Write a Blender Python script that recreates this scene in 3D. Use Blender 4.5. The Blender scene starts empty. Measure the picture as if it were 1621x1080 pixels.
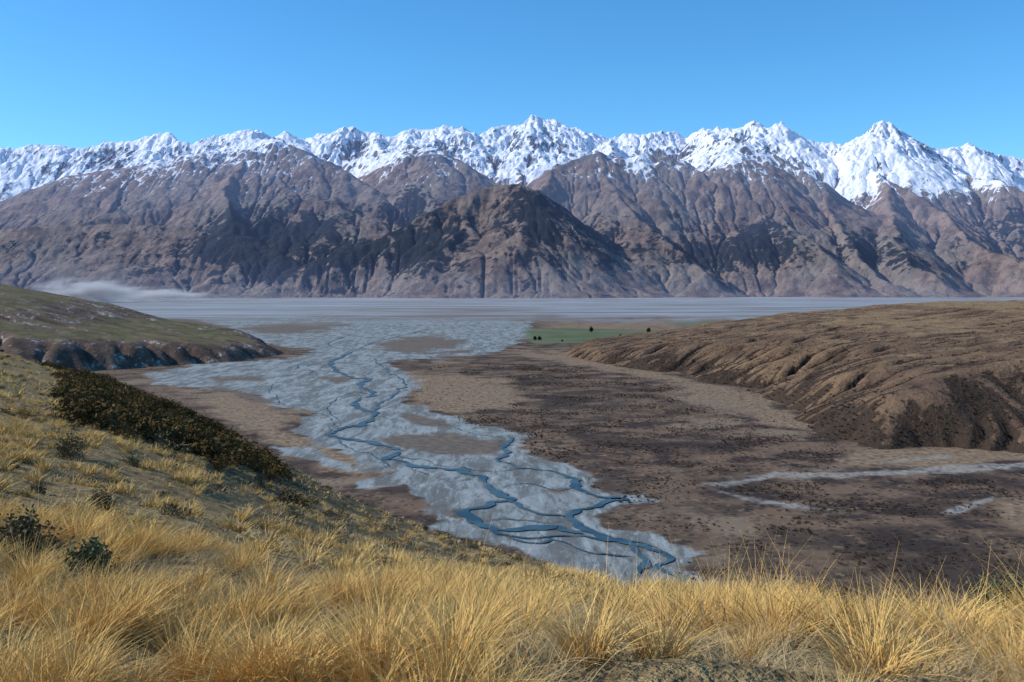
import bpy, math, time
import numpy as np
from mathutils import Vector
T0=time.time()
rng=np.random.default_rng(7)
F=1576.0; HOR=452.0; CX=810.5; HC=150.0
scene=bpy.context.scene

# ------------------------------------------------------------------ noise
_p=np.random.default_rng(3).permutation(4096).astype(np.int64)
_ang=np.random.default_rng(4).uniform(0,2*np.pi,4096)
_gx=np.cos(_ang); _gy=np.sin(_ang)
def pn(x,y,seed=0):
    x=np.asarray(x,float)+seed*37.17; y=np.asarray(y,float)-seed*91.7
    xi=np.floor(x).astype(np.int64); yi=np.floor(y).astype(np.int64)
    xf=x-xi; yf=y-yi
    u=xf*xf*xf*(xf*(xf*6-15)+10); v=yf*yf*yf*(yf*(yf*6-15)+10)
    def g(ix,iy,dx,dy):
        h=_p[(_p[ix&4095]+iy)&4095]
        return _gx[h]*dx+_gy[h]*dy
    a=g(xi,yi,xf,yf); b=g(xi+1,yi,xf-1,yf); c=g(xi,yi+1,xf,yf-1); d=g(xi+1,yi+1,xf-1,yf-1)
    return (a+(b-a)*u+((c+(d-c)*u)-(a+(b-a)*u))*v)*1.5
def fbm(x,y,o=4,seed=0,gain=.5):
    s=0;a=1
    for i in range(o):
        s=s+a*pn(x*2**i,y*2**i,seed+i); a*=gain
    return s
def ridged(x,y,o=4,seed=0,gain=.5):
    s=0;a=1
    for i in range(o):
        s=s+a*(1-2*np.abs(pn(x*2**i,y*2**i,seed+i))); a*=gain
    return s
def sstep(a,b,x):
    t=np.clip((x-a)/(b-a),0,1); return t*t*(3-2*t)

def pix(u,v,Y=None):
    """ground spot seen at a bearing / depression -> world"""
    if Y is None: Y=HC*F/(v-HOR)
    return ((u-CX)/F*Y, Y, HC-(v-HOR)/F*Y)

# ------------------------------------------------------------------ mesh helpers
def link(o): scene.collection.objects.link(o); return o
def grid_mesh(name,X,Y,Z,mat,attrs=None,wrap=False):
    R,C=X.shape; N=R*C
    co=np.stack([X,Y,Z],-1).reshape(-1,3).astype(np.float32)
    i=np.arange(R-1)[:,None]*C; j=np.arange(C-1)[None,:]
    a=(i+j).ravel(); f=np.stack([a,a+1,a+1+C,a+C],1)
    me=bpy.data.meshes.new(name)
    me.vertices.add(N); me.vertices.foreach_set('co',co.ravel())
    nf=len(f); me.loops.add(nf*4); me.loops.foreach_set('vertex_index',f.ravel().astype(np.int32))
    me.polygons.add(nf); me.polygons.foreach_set('loop_start',np.arange(nf,dtype=np.int32)*4)
    me.polygons.foreach_set('use_smooth',np.ones(nf,bool))
    me.update(calc_edges=True); me.validate()
    for k,vv in (attrs or {}).items():
        at=me.attributes.new(k,'FLOAT','POINT'); at.data.foreach_set('value',np.asarray(vv,np.float32).ravel())
    me.materials.append(mat)
    return link(bpy.data.objects.new(name,me))
def poly_mesh(name,co,faces,mats=(),fmat=None,col=None,smooth=False,dolink=True):
    co=np.asarray(co,np.float32); faces=np.asarray(faces,np.int32); k=faces.shape[1]
    me=bpy.data.meshes.new(name)
    me.vertices.add(len(co)); me.vertices.foreach_set('co',co.ravel())
    nf=len(faces); me.loops.add(nf*k); me.loops.foreach_set('vertex_index',faces.ravel())
    me.polygons.add(nf); me.polygons.foreach_set('loop_start',np.arange(nf,dtype=np.int32)*k)
    if smooth: me.polygons.foreach_set('use_smooth',np.ones(nf,bool))
    for m in mats: me.materials.append(m)
    if fmat is not None: me.polygons.foreach_set('material_index',np.asarray(fmat,np.int32))
    me.update(calc_edges=True)
    if col is not None:
        at=me.attributes.new('tone','FLOAT','POINT'); at.data.foreach_set('value',np.asarray(col,np.float32))
    o=bpy.data.objects.new(name,me)
    if dolink: link(o)
    return o

# ------------------------------------------------------------------ node helper
class NT:
    def __init__(s,name):
        s.m=bpy.data.materials.new(name); s.m.use_nodes=True; s.t=s.m.node_tree; s.t.nodes.clear()
        s.out=s.t.nodes.new('ShaderNodeOutputMaterial')
        s.tc=s.t.nodes.new('ShaderNodeTexCoord')
    def n(s,typ,**k):
        nd=s.t.nodes.new(typ)
        for a,b in k.items(): setattr(nd,a,b)
        return nd
    def put(s,sock,val):
        if isinstance(val,bpy.types.NodeSocket): s.t.links.new(val,sock)
        else:
            if isinstance(val,(tuple,list)) and len(val)==3 and sock.type=='RGBA': val=(*val,1)
            sock.default_value=val
    def attr(s,name):
        a=s.n('ShaderNodeAttribute',attribute_name=name); return a.outputs['Fac']
    def math(s,op,a,b=0.0,c=None,clamp=False):
        m=s.n('ShaderNodeMath',operation=op); m.use_clamp=clamp
        s.put(m.inputs[0],a); s.put(m.inputs[1],b)
        if c is not None: s.put(m.inputs[2],c)
        return m.outputs[0]
    def coord(s,scale=(1,1,1),rot=(0,0,0)):
        mp=s.n('ShaderNodeMapping'); s.t.links.new(s.tc.outputs['Object'],mp.inputs['Vector'])
        mp.inputs['Scale'].default_value=scale; mp.inputs['Rotation'].default_value=rot
        return mp.outputs[0]
    def noise(s,scale,detail=4,rough=.55,vec=None,dist=0):
        nz=s.n('ShaderNodeTexNoise'); nz.inputs['Scale'].default_value=scale
        nz.inputs['Detail'].default_value=detail; nz.inputs['Roughness'].default_value=rough
        nz.inputs['Distortion'].default_value=dist
        s.t.links.new(vec if vec else s.tc.outputs['Object'],nz.inputs['Vector'])
        return nz.outputs['Fac']
    def voro(s,scale,vec=None):
        nz=s.n('ShaderNodeTexVoronoi'); nz.inputs['Scale'].default_value=scale
        s.t.links.new(vec if vec else s.tc.outputs['Object'],nz.inputs['Vector'])
        return nz.outputs['Distance']
    def ss(s,x,a,b,lo=0.,hi=1.):
        r=s.n('ShaderNodeMapRange',interpolation_type='SMOOTHSTEP')
        s.put(r.inputs['Value'],x); s.put(r.inputs['From Min'],a); s.put(r.inputs['From Max'],b)
        s.put(r.inputs['To Min'],lo); s.put(r.inputs['To Max'],hi); return r.outputs[0]
    def mix(s,f,a,b,mode='MIX'):
        m=s.n('ShaderNodeMix',data_type='RGBA',blend_type=mode)
        s.put(m.inputs['Factor'],f); s.put(m.inputs[6],a); s.put(m.inputs[7],b); return m.outputs[2]
    def bump(s,h,dist,strength=1.):
        b=s.n('ShaderNodeBump'); b.inputs['Distance'].default_value=dist; b.inputs['Strength'].default_value=strength
        s.put(b.inputs['Height'],h); return b.outputs[0]
    def finish(s,col,rough=.95,normal=None,spec=.15,emis=None,estr=0.,sub=None):
        p=s.n('ShaderNodeBsdfPrincipled'); s.put(p.inputs['Base Color'],col); s.put(p.inputs['Roughness'],rough)
        s.put(p.inputs['Specular IOR Level'],spec)
        if normal is not None: s.put(p.inputs['Normal'],normal)
        if emis is not None:
            s.put(p.inputs['Emission Color'],emis); s.put(p.inputs['Emission Strength'],estr)
        s.t.links.new(p.outputs[0],s.out.inputs['Surface']); return s.m

# ------------------------------------------------------------------ erosion
def erode(z,dx,steps,K,its=7,D=0.04,seed=0,m=.5,cap=.45):
    r=np.random.default_rng(seed); H,W=z.shape; N=H*W
    idx=np.arange(N).reshape(H,W)
    offs=[(-1,-1),(-1,0),(-1,1),(0,-1),(0,1),(1,-1),(1,0),(1,1)]
    A=np.ones(N)
    z=z.copy()
    for s in range(steps):
        zp=np.pad(z,1,mode='edge'); best=np.zeros((H,W)); rec=idx.copy(); drop=np.zeros((H,W))
        for (a,b) in offs:
            dist=dx*math.hypot(a,b)
            dz=z-zp[1+a:1+a+H,1+b:1+b+W]
            sl=dz/dist*(1+.25*r.random((H,W)))
            ok=sl>best
            best=np.where(ok,sl,best); drop=np.where(ok,dz,drop)
            rec=np.where(ok,np.roll(idx,(-a,-b),(0,1)),rec)
        rf=rec.ravel(); mv=rf!=idx.ravel(); rm=rf[mv]
        for k in range(its if s else 60):
            A=1+np.bincount(rm,weights=A[mv],minlength=N)
        A=np.minimum(A,N)
        e=K*(A.reshape(H,W)**m)*(drop/dx)
        e=np.minimum(e,cap*drop)
        z-=e
        zp=np.pad(z,1,mode='edge')
        lap=zp[:-2,1:-1]+zp[2:,1:-1]+zp[1:-1,:-2]+zp[1:-1,2:]-4*z
        z+=D*lap
    return z,A.reshape(H,W)
def blur(a,n):
    for _ in range(n):
        p=np.pad(a,1,mode='edge'); a=(p[:-2,1:-1]+p[2:,1:-1]+p[1:-1,:-2]+p[1:-1,2:]+4*a)/8
    return a

# ================================================================== MOUNTAINS
def P(u,v,Yk): 
    x,y,z=pix(u,v,Yk*1000); return np.array([x,y,z+70+ (70 if Yk>18.2 else 0)])
mains=[]  # (points,k,spur_gen)
rear=[(-420,262,19.5),(-250,246,19.5),(-120,250,19.5),(0,240,19.5),(60,236,19.6),(100,239,19.6),(150,238,19.5),(180,228,19.4),(215,225,19.3),(265,218,19.2),(290,233,19),(330,226,19),(355,217,19.1),(405,212,19),(440,222,19.2),(455,214,19.4),(480,224,19.6),(515,218,19.6),(550,206,19.6),(590,214,19.5),(620,225,19.4),(650,208,19.4),(690,208,19.4),(735,206,19.3),(765,225,19.3),(785,207,19.4),(830,201,19.5),(850,189,19.5),(880,195,19.5),(920,214,19.5),(960,224,19.5),(985,218,19.5),(1020,217,19.6),(1065,214,19.7),(1095,226,19.6),(1115,209,19.5),(1145,212,19.4),(1170,208,19.3),(1190,195,19.2),(1215,212,19),(1240,200,19),(1265,220,19),(1300,227,18.8),(1345,238,18.6),(1370,215,18.4),(1395,196,18.4),(1420,215,18.4),(1445,231,18.5),(1480,243,18.6),(1530,233,18.8),(1560,246,19),(1621,258,19),(1750,262,19),(1900,250,19),(2100,270,19)]
mains.append((rear,.74,3))
# left brown massif
mains.append(([(-450,330,16.6),(-200,330,16.4),(0,318,16.3),(60,295,16.2),(110,277,16.1),(200,262,16.2),(255,250,16.4),(300,236,16.6),(345,225,16.9),(400,213,17.1),(430,218,16.8),(455,228,16.6),(500,246,16.2),(545,268,15.8),(590,296,15.3),(620,330,14.8),(650,372,14.2)],.60,1))
mains.append(([(400,213,17.1),(405,212,19.0)],.7,0))
mains.append(([(430,218,16.8),(420,262,16.0),(395,300,15.2),(360,335,14.5),(330,360,13.9)],.62,0))
mains.append(([(300,236,16.6),(260,290,15.4),(200,330,14.6),(120,352,14.0)],.6,0))
mains.append(([(-450,372,13.9),(0,362,13.8),(150,352,13.8),(300,356,13.7),(390,372,13.4),(440,400,13.0)],.55,0))
mains.append(([(-400,405,13.0),(60,410,12.9),(160,405,12.9),(260,412,12.8),(340,430,12.6)],.5,0))
# second peak with scree
mains.append(([(590,214,19.5),(612,246,17.9),(650,233,16.7),(690,232,16.5),(740,256,16.2),(795,291,15.8)],.66,0))
mains.append(([(650,233,16.7),(610,285,16.0),(640,320,15.4),(690,345,14.9)],.68,0))
# centre front hill
mains.append(([(420,434,12.5),(480,416,12.7),(540,396,12.9),(590,376,13.1),(640,351,13.3),(690,328,13.5),(740,305,13.7),(790,290,13.9),(820,289,13.9),(850,300,13.8),(872,330,13.5),(900,362,13.1),(925,400,12.7)],.80,2))
mains.append(([(760,298,13.8),(740,345,13.2),(700,385,12.7)],.80,0))
mains.append(([(820,289,13.9),(845,300,15.1),(880,262,16.0),(905,253,16.2),(945,240,16.3),(985,248,16.3),(1020,240,16.4),(1050,245,16.4),(1100,268,16.0),(1150,300,15.4),(1200,332,14.8),(1270,372,14.0),(1330,412,13.2)],.68,1))
mains.append(([(945,240,16.3),(965,295,15.2),(1010,345,14.3),(1075,395,13.5),(1110,430,12.9)],.68,0))
mains.append(([(985,248,16.3),(975,256,17.4),(960,224,19.5)],.74,0))
# right grey ridges
mains.append(([(1115,209,19.5),(1135,226,17.6),(1165,216,16.8),(1210,238,16.6),(1265,264,16.2),(1300,305,15.5),(1335,355,14.6),(1365,405,13.6),(1400,440,12.9)],.70,1))
mains.append(([(1050,245,16.4),(1100,264,16.9),(1135,226,17.6)],.70,0))
mains.append(([(1165,216,16.8),(1180,280,15.8),(1225,335,14.8),(1290,390,13.7)],.72,0))
mains.append(([(1345,238,18.6),(1370,256,17.4),(1410,280,16.6),(1460,315,15.8),(1510,350,15.0),(1570,390,14.1),(1640,425,13.2)],.70,1))
mains.append(([(1480,243,18.6),(1530,275,17.2),(1580,283,16.6),(1640,310,16.0),(1720,350,15.2),(1820,400,13.8)],.68,0))
mains.append(([(1410,280,16.6),(1400,330,15.4),(1430,385,14.0),(1470,425,13.0)],.70,0))
mains.append(([(1750,262,19),(1800,300,16.5),(1950,360,15),(2100,410,13.5)],.66,0))
segs=[]
rs=np.random.default_rng(21)
for pts,k,gen in mains:
    W=[P(*p) for p in pts]
    for a,b in zip(W[:-1],W[1:]): segs.append((a,b,k))
    if gen:
        L=[0]; 
        for a,b in zip(W[:-1],W[1:]): L.append(L[-1]+np.hypot(*(b-a)[:2]))
        s=rs.uniform(300,900)
        while s<L[-1]:
            i=np.searchsorted(L,s)-1; i=max(0,min(i,len(W)-2)); t=(s-L[i])/(L[i+1]-L[i]+1e-6)
            p=W[i]*(1-t)+W[i+1]*t; d=(W[i+1]-W[i])[:2]; d=d/np.hypot(*d)
            for sg in (-1,1):
                if rs.random()<.25: continue
                nrm=np.array([-d[1],d[0]])*sg
                a=rs.uniform(-.55,.55); nrm=np.array([nrm[0]*math.cos(a)-nrm[1]*math.sin(a),nrm[0]*math.sin(a)+nrm[1]*math.cos(a)])
                h=p[2]; Ls=h/.5*rs.uniform(.35,.85); sl=k*rs.uniform(.80,.90)
                if gen==3: Ls=rs.uniform(900,2300)
                q=p.copy(); q[2]-=(30 if gen!=3 else 45); prev=q
                for st in range(4):
                    a=rs.uniform(-.3,.3); dd=np.array([nrm[0]*math.cos(a)-nrm[1]*math.sin(a),nrm[0]*math.sin(a)+nrm[1]*math.cos(a)])
                    nx=prev.copy(); nx[:2]+=dd*Ls/4; nx[2]-=sl*Ls/4*(1.15 if st==3 else 1)
                    if nx[2]>10: segs.append((prev,nx,k*1.15))
                    prev=nx
            s+={1:rs.uniform(1100,2300),2:rs.uniform(900,1500),3:rs.uniform(350,800)}[gen]
DX=20.0
xs=np.arange(-13000,13000,DX); ys=np.arange(11200,20400,DX)
MX,MY=np.meshgrid(xs,ys)
wx=MX+130*fbm(MX/1100,MY/1100,3,5)+34*fbm(MX/220,MY/220,2,8); wy=MY+130*fbm(MX/1100,MY/1100,3,15)+34*fbm(MX/220,MY/220,2,18)
MZ=np.full(MX.shape,-400.0)
for a,b,k in segs:
    R=max(a[2],b[2])/k*1.0+300
    y0=min(a[1],b[1])-R; y1=max(a[1],b[1])+R; x0=min(a[0],b[0])-R; x1=max(a[0],b[0])+R
    i0=max(0,int((y0-ys[0])/DX)); i1=min(len(ys),int((y1-ys[0])/DX)+1); j0=max(0,int((x0-xs[0])/DX)); j1=min(len(xs),int((x1-xs[0])/DX)+1)
    if i1<=i0 or j1<=j0: continue
    X=wx[i0:i1,j0:j1]; Y=wy[i0:i1,j0:j1]
    d=b[:2]-a[:2]; l2=d@d+1e-6
    t=np.clip(((X-a[0])*d[0]+(Y-a[1])*d[1])/l2,0,1)
    dist=np.hypot(X-a[0]-t*d[0],Y-a[1]-t*d[1])
    h=a[2]+(b[2]-a[2])*t-k*dist
    sub=MZ[i0:i1,j0:j1]; np.maximum(sub,h,out=sub)
print('ridges',len(segs),time.time()-T0)
hi=sstep(1900,2800,MZ)
MZ+= (10+34*hi)*ridged(MX/620,MY/620,4,31,.55)-(10+34*hi)*.6
MZ+= 14*fbm(MX/200,MY/200,3,41)+hi*30*pn(MX/90,MY/90,47)+7*pn(MX/70,MY/70,43)
MZ=np.where(MZ<160,160-(160-MZ)*.45,MZ)   # concave fan foot
MZ=MZ-88
Kf=.075*np.clip(1+1.5*fbm(MX/1300,MY/1300,3,49),.12,2.6)*(1+1.8*hi)
MZ,MA=erode(MZ,DX,32,Kf,its=8,D=.006,seed=2,m=.55)
hi=sstep(2000,2800,MZ)
MZ+=hi*15*ridged(MX/130,MY/130,3,131,.6)
MZ+=7*fbm(MX/70,MY/70,2,141)*sstep(100,700,MZ)
print('eroded',time.time()-T0)
MZ=np.maximum(MZ,-12)
curv=(MZ-blur(MZ,14))
gy,gx=np.gradient(MZ,DX); slope=np.hypot(gx,gy)
flow=np.log(MA)
sl_line=np.clip(2460-np.clip(MY-16200,0,None)*.80,1400,2460)+np.interp(MX,[-6000,-4500,-2500,2000,4000,9000],[-190,-160,0,0,-130,-260])
snow=(MZ-sl_line)/800 - np.clip(curv,-14,30)/16*.5 - np.clip(slope-.74,0,2)*1.2 + .5*fbm(MX/500,MY/500,4,51)+ .38*fbm(MX/130,MY/130,2,57)+ .20*np.clip(gx*-1,-1,1)+.48*sstep(1.5,4,flow)
snow-= .6*sstep(6,20,curv)*sstep(.55,.9,slope)
for (u_,v_,Yk,rad,w_) in [(400,240,16.9,420,.9),(1022,262,16.1,280,1.3),(1150,290,16.3,260,1.2),(1110,250,16.8,420,.8),(610,262,16.9,500,.8),(255,262,16.3,300,.6),(1170,250,16.7,200,-.5),(650,240,16.7,250,-.3),(1330,290,17.0,700,1.0),(1460,290,16.8,700,1.0),(1560,285,17.0,650,.9),(1240,266,16.8,450,.7),(1390,270,17.0,500,.4)]:
    x_,y_,z_=pix(u_,v_,Yk*1000); snow+=w_*np.exp(-((MX-x_)**2+((MY-y_)*.8)**2)/rad**2)
scree=sstep(2.2,5.0,flow)*sstep(400,1100,MZ)*sstep(.3,.6,slope)*sstep(-.35,.35,fbm(MX/1500,MY/1500,3,61))
forest=.55*fbm(MX/700,MY/700,4,71)+.35*fbm(MX/240,MY/240,2,77)-.10-.25*(MX<-6000)-.35*np.abs(MZ-650)/550
for (u_,v_,Yk,rad,w_) in [(450,370,14.0,800,1.),(350,405,13.2,700,.8),(600,390,13.2,650,.7),(520,405,12.9,500,.9),(860,345,13.5,500,1.0),(760,370,13.1,700,.6),(1185,370,14.2,600,1.0),(960,350,14.0,500,.7),(660,325,15.1,600,1.1),(1120,380,13.7,500,.8),(1400,400,13.7,600,.6),(1590,340,15.5,700,.7),(680,400,12.7,400,.5),(430,430,12.6,300,1.0)]:
    x_,y_,z_=pix(u_,v_,Yk*1000); forest+=w_*np.exp(-((MX-x_)**2+((MY-y_)*.8)**2)/rad**2)
forest+= .25*np.clip(gx*-1.2,-1,1)+.15*sstep(0,-8,curv)

mt=NT('mountain_rock')
n1=mt.noise(.004,6,.62); n2=mt.noise(.02,5,.68); n3=mt.noise(.0011,4,.5); n4=mt.noise(.009,6,.7)
brown=mt.mix(mt.ss(n1,.38,.62),(.105,.073,.060),(.21,.152,.118))
brown=mt.mix(mt.ss(n3,.44,.62,0,.45),brown,(.19,.172,.148))
brown=mt.mix(mt.math('MULTIPLY',mt.ss(mt.attr('flank'),0,1),mt.ss(n1,.3,.7,.4,1)),brown,(.175,.168,.165))
brown=mt.mix(mt.ss(n4,.53,.65,0,.6),brown,(.055,.044,.044))
brown=mt.mix(mt.ss(mt.math('ADD',mt.attr('scree'),mt.math('MULTIPLY',mt.math('SUBTRACT',n2,.5),1.1)),.5,.85,0,.75),brown,(.32,.29,.265))
brown=mt.mix(mt.ss(mt.math('ADD',mt.attr('forest'),mt.math('MULTIPLY',mt.math('SUBTRACT',n4,.5),3.4)),.10,.38,0,.95),brown,(.012,.018,.024))
brown=mt.mix(mt.ss(mt.math('ADD',mt.attr('rocky'),mt.math('MULTIPLY',mt.math('SUBTRACT',n2,.5),1.0)),.3,.8,0,.8),brown,(.105,.102,.110))
sx=mt.math('ADD',mt.math('ADD',mt.attr('snow'),mt.math('MULTIPLY',mt.math('SUBTRACT',n2,.5),1.8)),mt.math('MULTIPLY',mt.math('SUBTRACT',n4,.5),1.8))
dusted=mt.mix(mt.ss(sx,-.4,.05,0,.42),brown,(.50,.51,.54))
col=mt.mix(mt.ss(sx,.0,.14),dusted,(.72,.74,.78))
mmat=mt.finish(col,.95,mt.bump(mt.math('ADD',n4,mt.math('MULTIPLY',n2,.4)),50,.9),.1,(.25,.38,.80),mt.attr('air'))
rocky=sstep(1700,2500,MZ+200*fbm(MX/900,MY/900,2,81)+(MY-16500)*.15)
air=.06+.06*sstep(600,0,MZ)+.115*sstep(13300,16000,MY)+.03*sstep(-1500,-5000,MX)  # distance haze painted as blue emission, stronger low down and further back
flank=sstep(.5,3,MX/1000)*.5*sstep(15000,17000,MY)+.25*fbm(MX/1200,MY/1200,3,91)
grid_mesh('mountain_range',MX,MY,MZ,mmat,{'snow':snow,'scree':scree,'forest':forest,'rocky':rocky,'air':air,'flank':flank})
print('mountains',time.time()-T0)

# ================================================================== VALLEY FLOOR
def poly_sdf(U,V,poly,vs=2.2):
    p=np.array(poly,float); q=np.roll(p,-1,0)
    u0,u1=p[:,0].min()-160,p[:,0].max()+160; v0,v1=p[:,1].min()-60,p[:,1].max()+60
    out=np.full(U.shape,-100.0)
    m=(U>u0)&(U<u1)&(V>v0)&(V<v1)
    u=U[m]; v=V[m]; d=np.full(u.shape,1e9); ins=np.zeros(u.shape,bool)
    for (ax,ay),(bx,by) in zip(p,q):
        dx=bx-ax; dy=(by-ay)*vs; t=np.clip(((u-ax)*dx+(v-ay)*vs*dy)/(dx*dx+dy*dy+1e-9),0,1)
        d=np.minimum(d,np.hypot(u-ax-t*dx,(v-ay)*vs-t*dy))
        c=((ay>v)!=(by>v))
        with np.errstate(divide='ignore',invalid='ignore'):
            xi=(bx-ax)*(v-ay)/(by-ay+1e-12)+ax
        ins^=c&(u<xi)
    out[m]=np.where(ins,d,-d); return np.clip(out,-100,100)
uu=np.concatenate([np.arange(-1500,-60,14),np.arange(-60,1700,2.2),np.arange(1700,3200,14)])
vv=np.concatenate([np.array([460.5,462,464]),np.arange(465,520,.7),np.arange(520,960,1.5),np.arange(960,1300,14)])
U,V=np.meshgrid(uu,vv); VY=HC*F/(V-HOR); VX=(U-CX)/F*VY
gravel=np.maximum.reduce([poly_sdf(U,V,p) for p in [
 [(300,503),(600,500),(840,508),(835,522),(825,540),(790,558),(700,566),(590,568),(640,590),(645,640),(700,658),(740,672),(832,692),(815,712),(850,722),(930,745),(925,772),(985,790),(930,808),(960,832),(1050,848),(1088,880),(1062,905),(1135,938),(1000,960),(900,925),(850,885),(790,855),(735,820),(655,785),(640,768),(555,778),(560,760),(650,745),(560,715),(455,682),(490,655),(420,632),(350,615),(240,608),(232,590),(330,578),(430,570),(500,556),(400,540),(360,520)],
 [(430,708),(500,712),(560,745),(520,735),(460,720)]]])
isl=np.maximum.reduce([poly_sdf(U,V,p) for p in [
 [(590,551),(620,538),(680,530),(735,540),(720,552),(650,556)],
 [(595,697),(640,686),(720,686),(810,696),(790,722),(720,722),(640,712)],
 [(370,520),(470,508),(560,512),(520,522),(440,530)],
 [(515,600),(545,597),(560,604),(530,608)],[(700,812),(730,806),(745,815),(722,822)],[(330,598),(400,594),(420,602),(350,606)],
 [(880,770),(905,772),(890,784),(860,778)],[(640,560),(700,558),(760,548),(740,556)],
 [(330,612),(400,622),(440,640),(400,636)],[(640,655),(700,668),(730,680),(660,672)]]])
streams=np.maximum.reduce([poly_sdf(U,V,p) for p in [
 [(1105,765),(1230,746),(1330,747),(1450,740),(1560,734),(1700,727),(1700,738),(1560,745),(1450,751),(1330,757),(1230,756),(1150,772)],
 [(1490,813),(1560,787),(1590,779),(1575,793),(1510,816)],
 [(1130,775),(1200,789),(1290,802),(1340,808),(1280,807),(1190,796)],
 [(1340,742),(1420,726),(1500,722),(1430,732)],
 [(545,780),(600,765),(640,768),(600,775)]]])
tan=np.maximum.reduce([poly_sdf(U,V,p) for p in [
 [(640,592),(720,590),(800,602),(835,628),(800,645),(720,655),(650,640)],
 [(800,556),(920,560),(1010,578),(1100,600),(1220,628),(1310,690),(1200,672),(1140,650),(1065,632),(1090,612),(1010,596),(900,578)],
 [(1320,722),(1400,712),(1700,712),(1700,725),(1560,732),(1400,745),(1330,742)],
 [(1578,792),(1700,780),(1700,840),(1625,832),(1590,815)],
 [(270,612),(420,635),(470,660),(450,680),(560,720),(640,752),(560,755),(440,700),(330,650)],
 [(860,512),(1300,500),(1100,520),(900,530)],
 [(230,588),(380,572),(420,566),(330,580),(232,600)]]])
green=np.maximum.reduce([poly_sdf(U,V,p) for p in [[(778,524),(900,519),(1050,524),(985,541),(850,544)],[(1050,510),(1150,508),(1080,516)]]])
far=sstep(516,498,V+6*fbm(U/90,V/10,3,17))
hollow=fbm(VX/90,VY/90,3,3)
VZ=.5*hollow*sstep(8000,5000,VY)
VZ-= .5*sstep(-10,20,gravel)
# --- braided channels
def catmull(pts,n=14):
    pts=np.array(pts,float); p=np.vstack([2*pts[0]-pts[1],pts,2*pts[-1]-pts[-2]]); out=[]
    for i in range(1,len(p)-2):
        t=np.linspace(0,1,n,endpoint=False)[:,None]
        out.append(.5*((2*p[i])+(-p[i-1]+p[i+1])*t+(2*p[i-1]-5*p[i]+4*p[i+1]-p[i+2])*t*t+(-p[i-1]+3*p[i]-3*p[i+1]+p[i+2])*t**3))
    out.append(pts[-1:]); return np.vstack(out)
chan=[
 ([(560,556),(545,563),(523,574),(535,588),(560,598),(583,600),(570,612),(592,624),(562,634),(572,646),(592,658),(580,670),(548,678),(518,688),(540,696),(585,701),(612,706),(626,716),(612,726),(650,735),(700,740),(742,744),(765,760),(788,776),(808,790),(770,800),(735,812),(755,826),(800,838),(845,838),(890,838),(925,846)],6.8),
 ([(590,566),(604,580),(640,606),(632,618),(618,630),(600,640),(592,655)],3),
 ([(812,692),(800,706),(803,716),(788,730),(830,741),(885,752),(915,764),(918,775),(950,785),(985,790),(945,800),(905,815),(915,829),(955,848),(1000,862),(1015,880),(1005,908)],4.5),
 ([(626,720),(690,735),(760,745),(830,742)],1.4),
 ([(808,790),(832,803),(870,812),(905,818)],2.6),
 ([(738,812),(770,835),(812,848),(870,852),(930,848),(985,856),(1035,868),(1062,888),(1040,903),(1100,925)],3.2),
 ([(925,846),(960,852),(1010,858),(1050,874)],2),
 ([(925,772),(880,775),(840,765),(790,778)],1.0),
 ([(540,590),(500,588),(470,580),(500,570),(560,560)],1.6),
 ([(518,690),(560,712),(610,730),(600,745)],1.2),
 ([(960,788),(1000,792)],1.5),
 ([(800,848),(840,862),(870,858)],2),
 ([(560,556),(600,540),(680,522),(760,512),(700,505)],3),
 ([(590,566),(640,566),(720,560),(790,545)],2),
 ([(500,575),(440,584),(360,588),(290,600)],1.6),
 ([(592,658),(640,668),(700,672),(760,690),(812,692)],.9),
 ([(845,838),(890,862),(950,880),(1005,890)],1.3),
 ([(592,624),(560,622),(530,632),(520,650),(548,678)],1.0),
 ([(612,726),(670,752),(720,764),(765,760)],.8),
 ([(755,826),(800,822),(850,826),(905,820)],.9),
 ([(523,574),(480,596),(430,610),(450,640),(520,660),(518,688)],1.0),
 ([(560,556),(520,545),(560,530),(640,520),(560,508)],2.2),
]
wco=[];wf=[]; allpts=[]
for ci,(pts,w) in enumerate(chan):
    W=np.array([pix(*p)[:2] for p in pts]); 
    C=catmull(W,20)
    seg=np.r_[0,np.cumsum(np.hypot(*np.diff(C,axis=0).T))]
    C=C+np.stack([4*pn(seg/28,seg*0+ci*3.3,1)+1.5*pn(seg/10,seg*0+ci*3.3,1),12*pn(seg/40,seg*0+ci*7.1,2)+4*pn(seg/14,seg*0+ci,2)],1)
    d=np.gradient(C,axis=0); d/=np.hypot(d[:,0],d[:,1])[:,None]+1e-9
    nr=np.stack([-d[:,1],d[:,0]],1)
    tp=np.clip(np.minimum(np.arange(len(C)),np.arange(len(C))[::-1])/8,.12,1)
    wl=w*.5*np.clip(1+1.7*pn(seg/30,seg*0+ci,4)+.8*pn(seg/9,seg*0+ci,14),.12,3)*tp; wr=w*.5*np.clip(1+1.7*pn(seg/26,seg*0+ci,5)+.8*pn(seg/8,seg*0+ci,15),.12,3)*tp
    b=len(wco)
    for i in range(len(C)):
        l=C[i]+nr[i]*wl[i]; r=C[i]-nr[i]*wr[i]
        wco.append((*l,.30+.004*ci)); wco.append((*r,.30+.004*ci)); allpts.append((*C[i],w))
    for i in range(len(C)-1):
        q=b+2*i; wf.append((q,q+1,q+3,q+2))
allpts=np.array(allpts)
cd=np.full(U.shape,1e9); m=(U>250)&(U<1200)&(V>500)&(V<960)
a=VX[m];b=VY[m];c=np.full(a.shape,1e9)
for px,py,w in allpts[::2]: np.minimum(c,np.hypot(a-px,b-py)-w*.5+np.clip(3-w,0,3)*1.5,out=c)
cd[m]=c
VZ=np.where(cd<30,VZ*sstep(4,30,cd)-.35*(cd<3),VZ)
VZ=np.where(cd<5,-.3,VZ)
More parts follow.
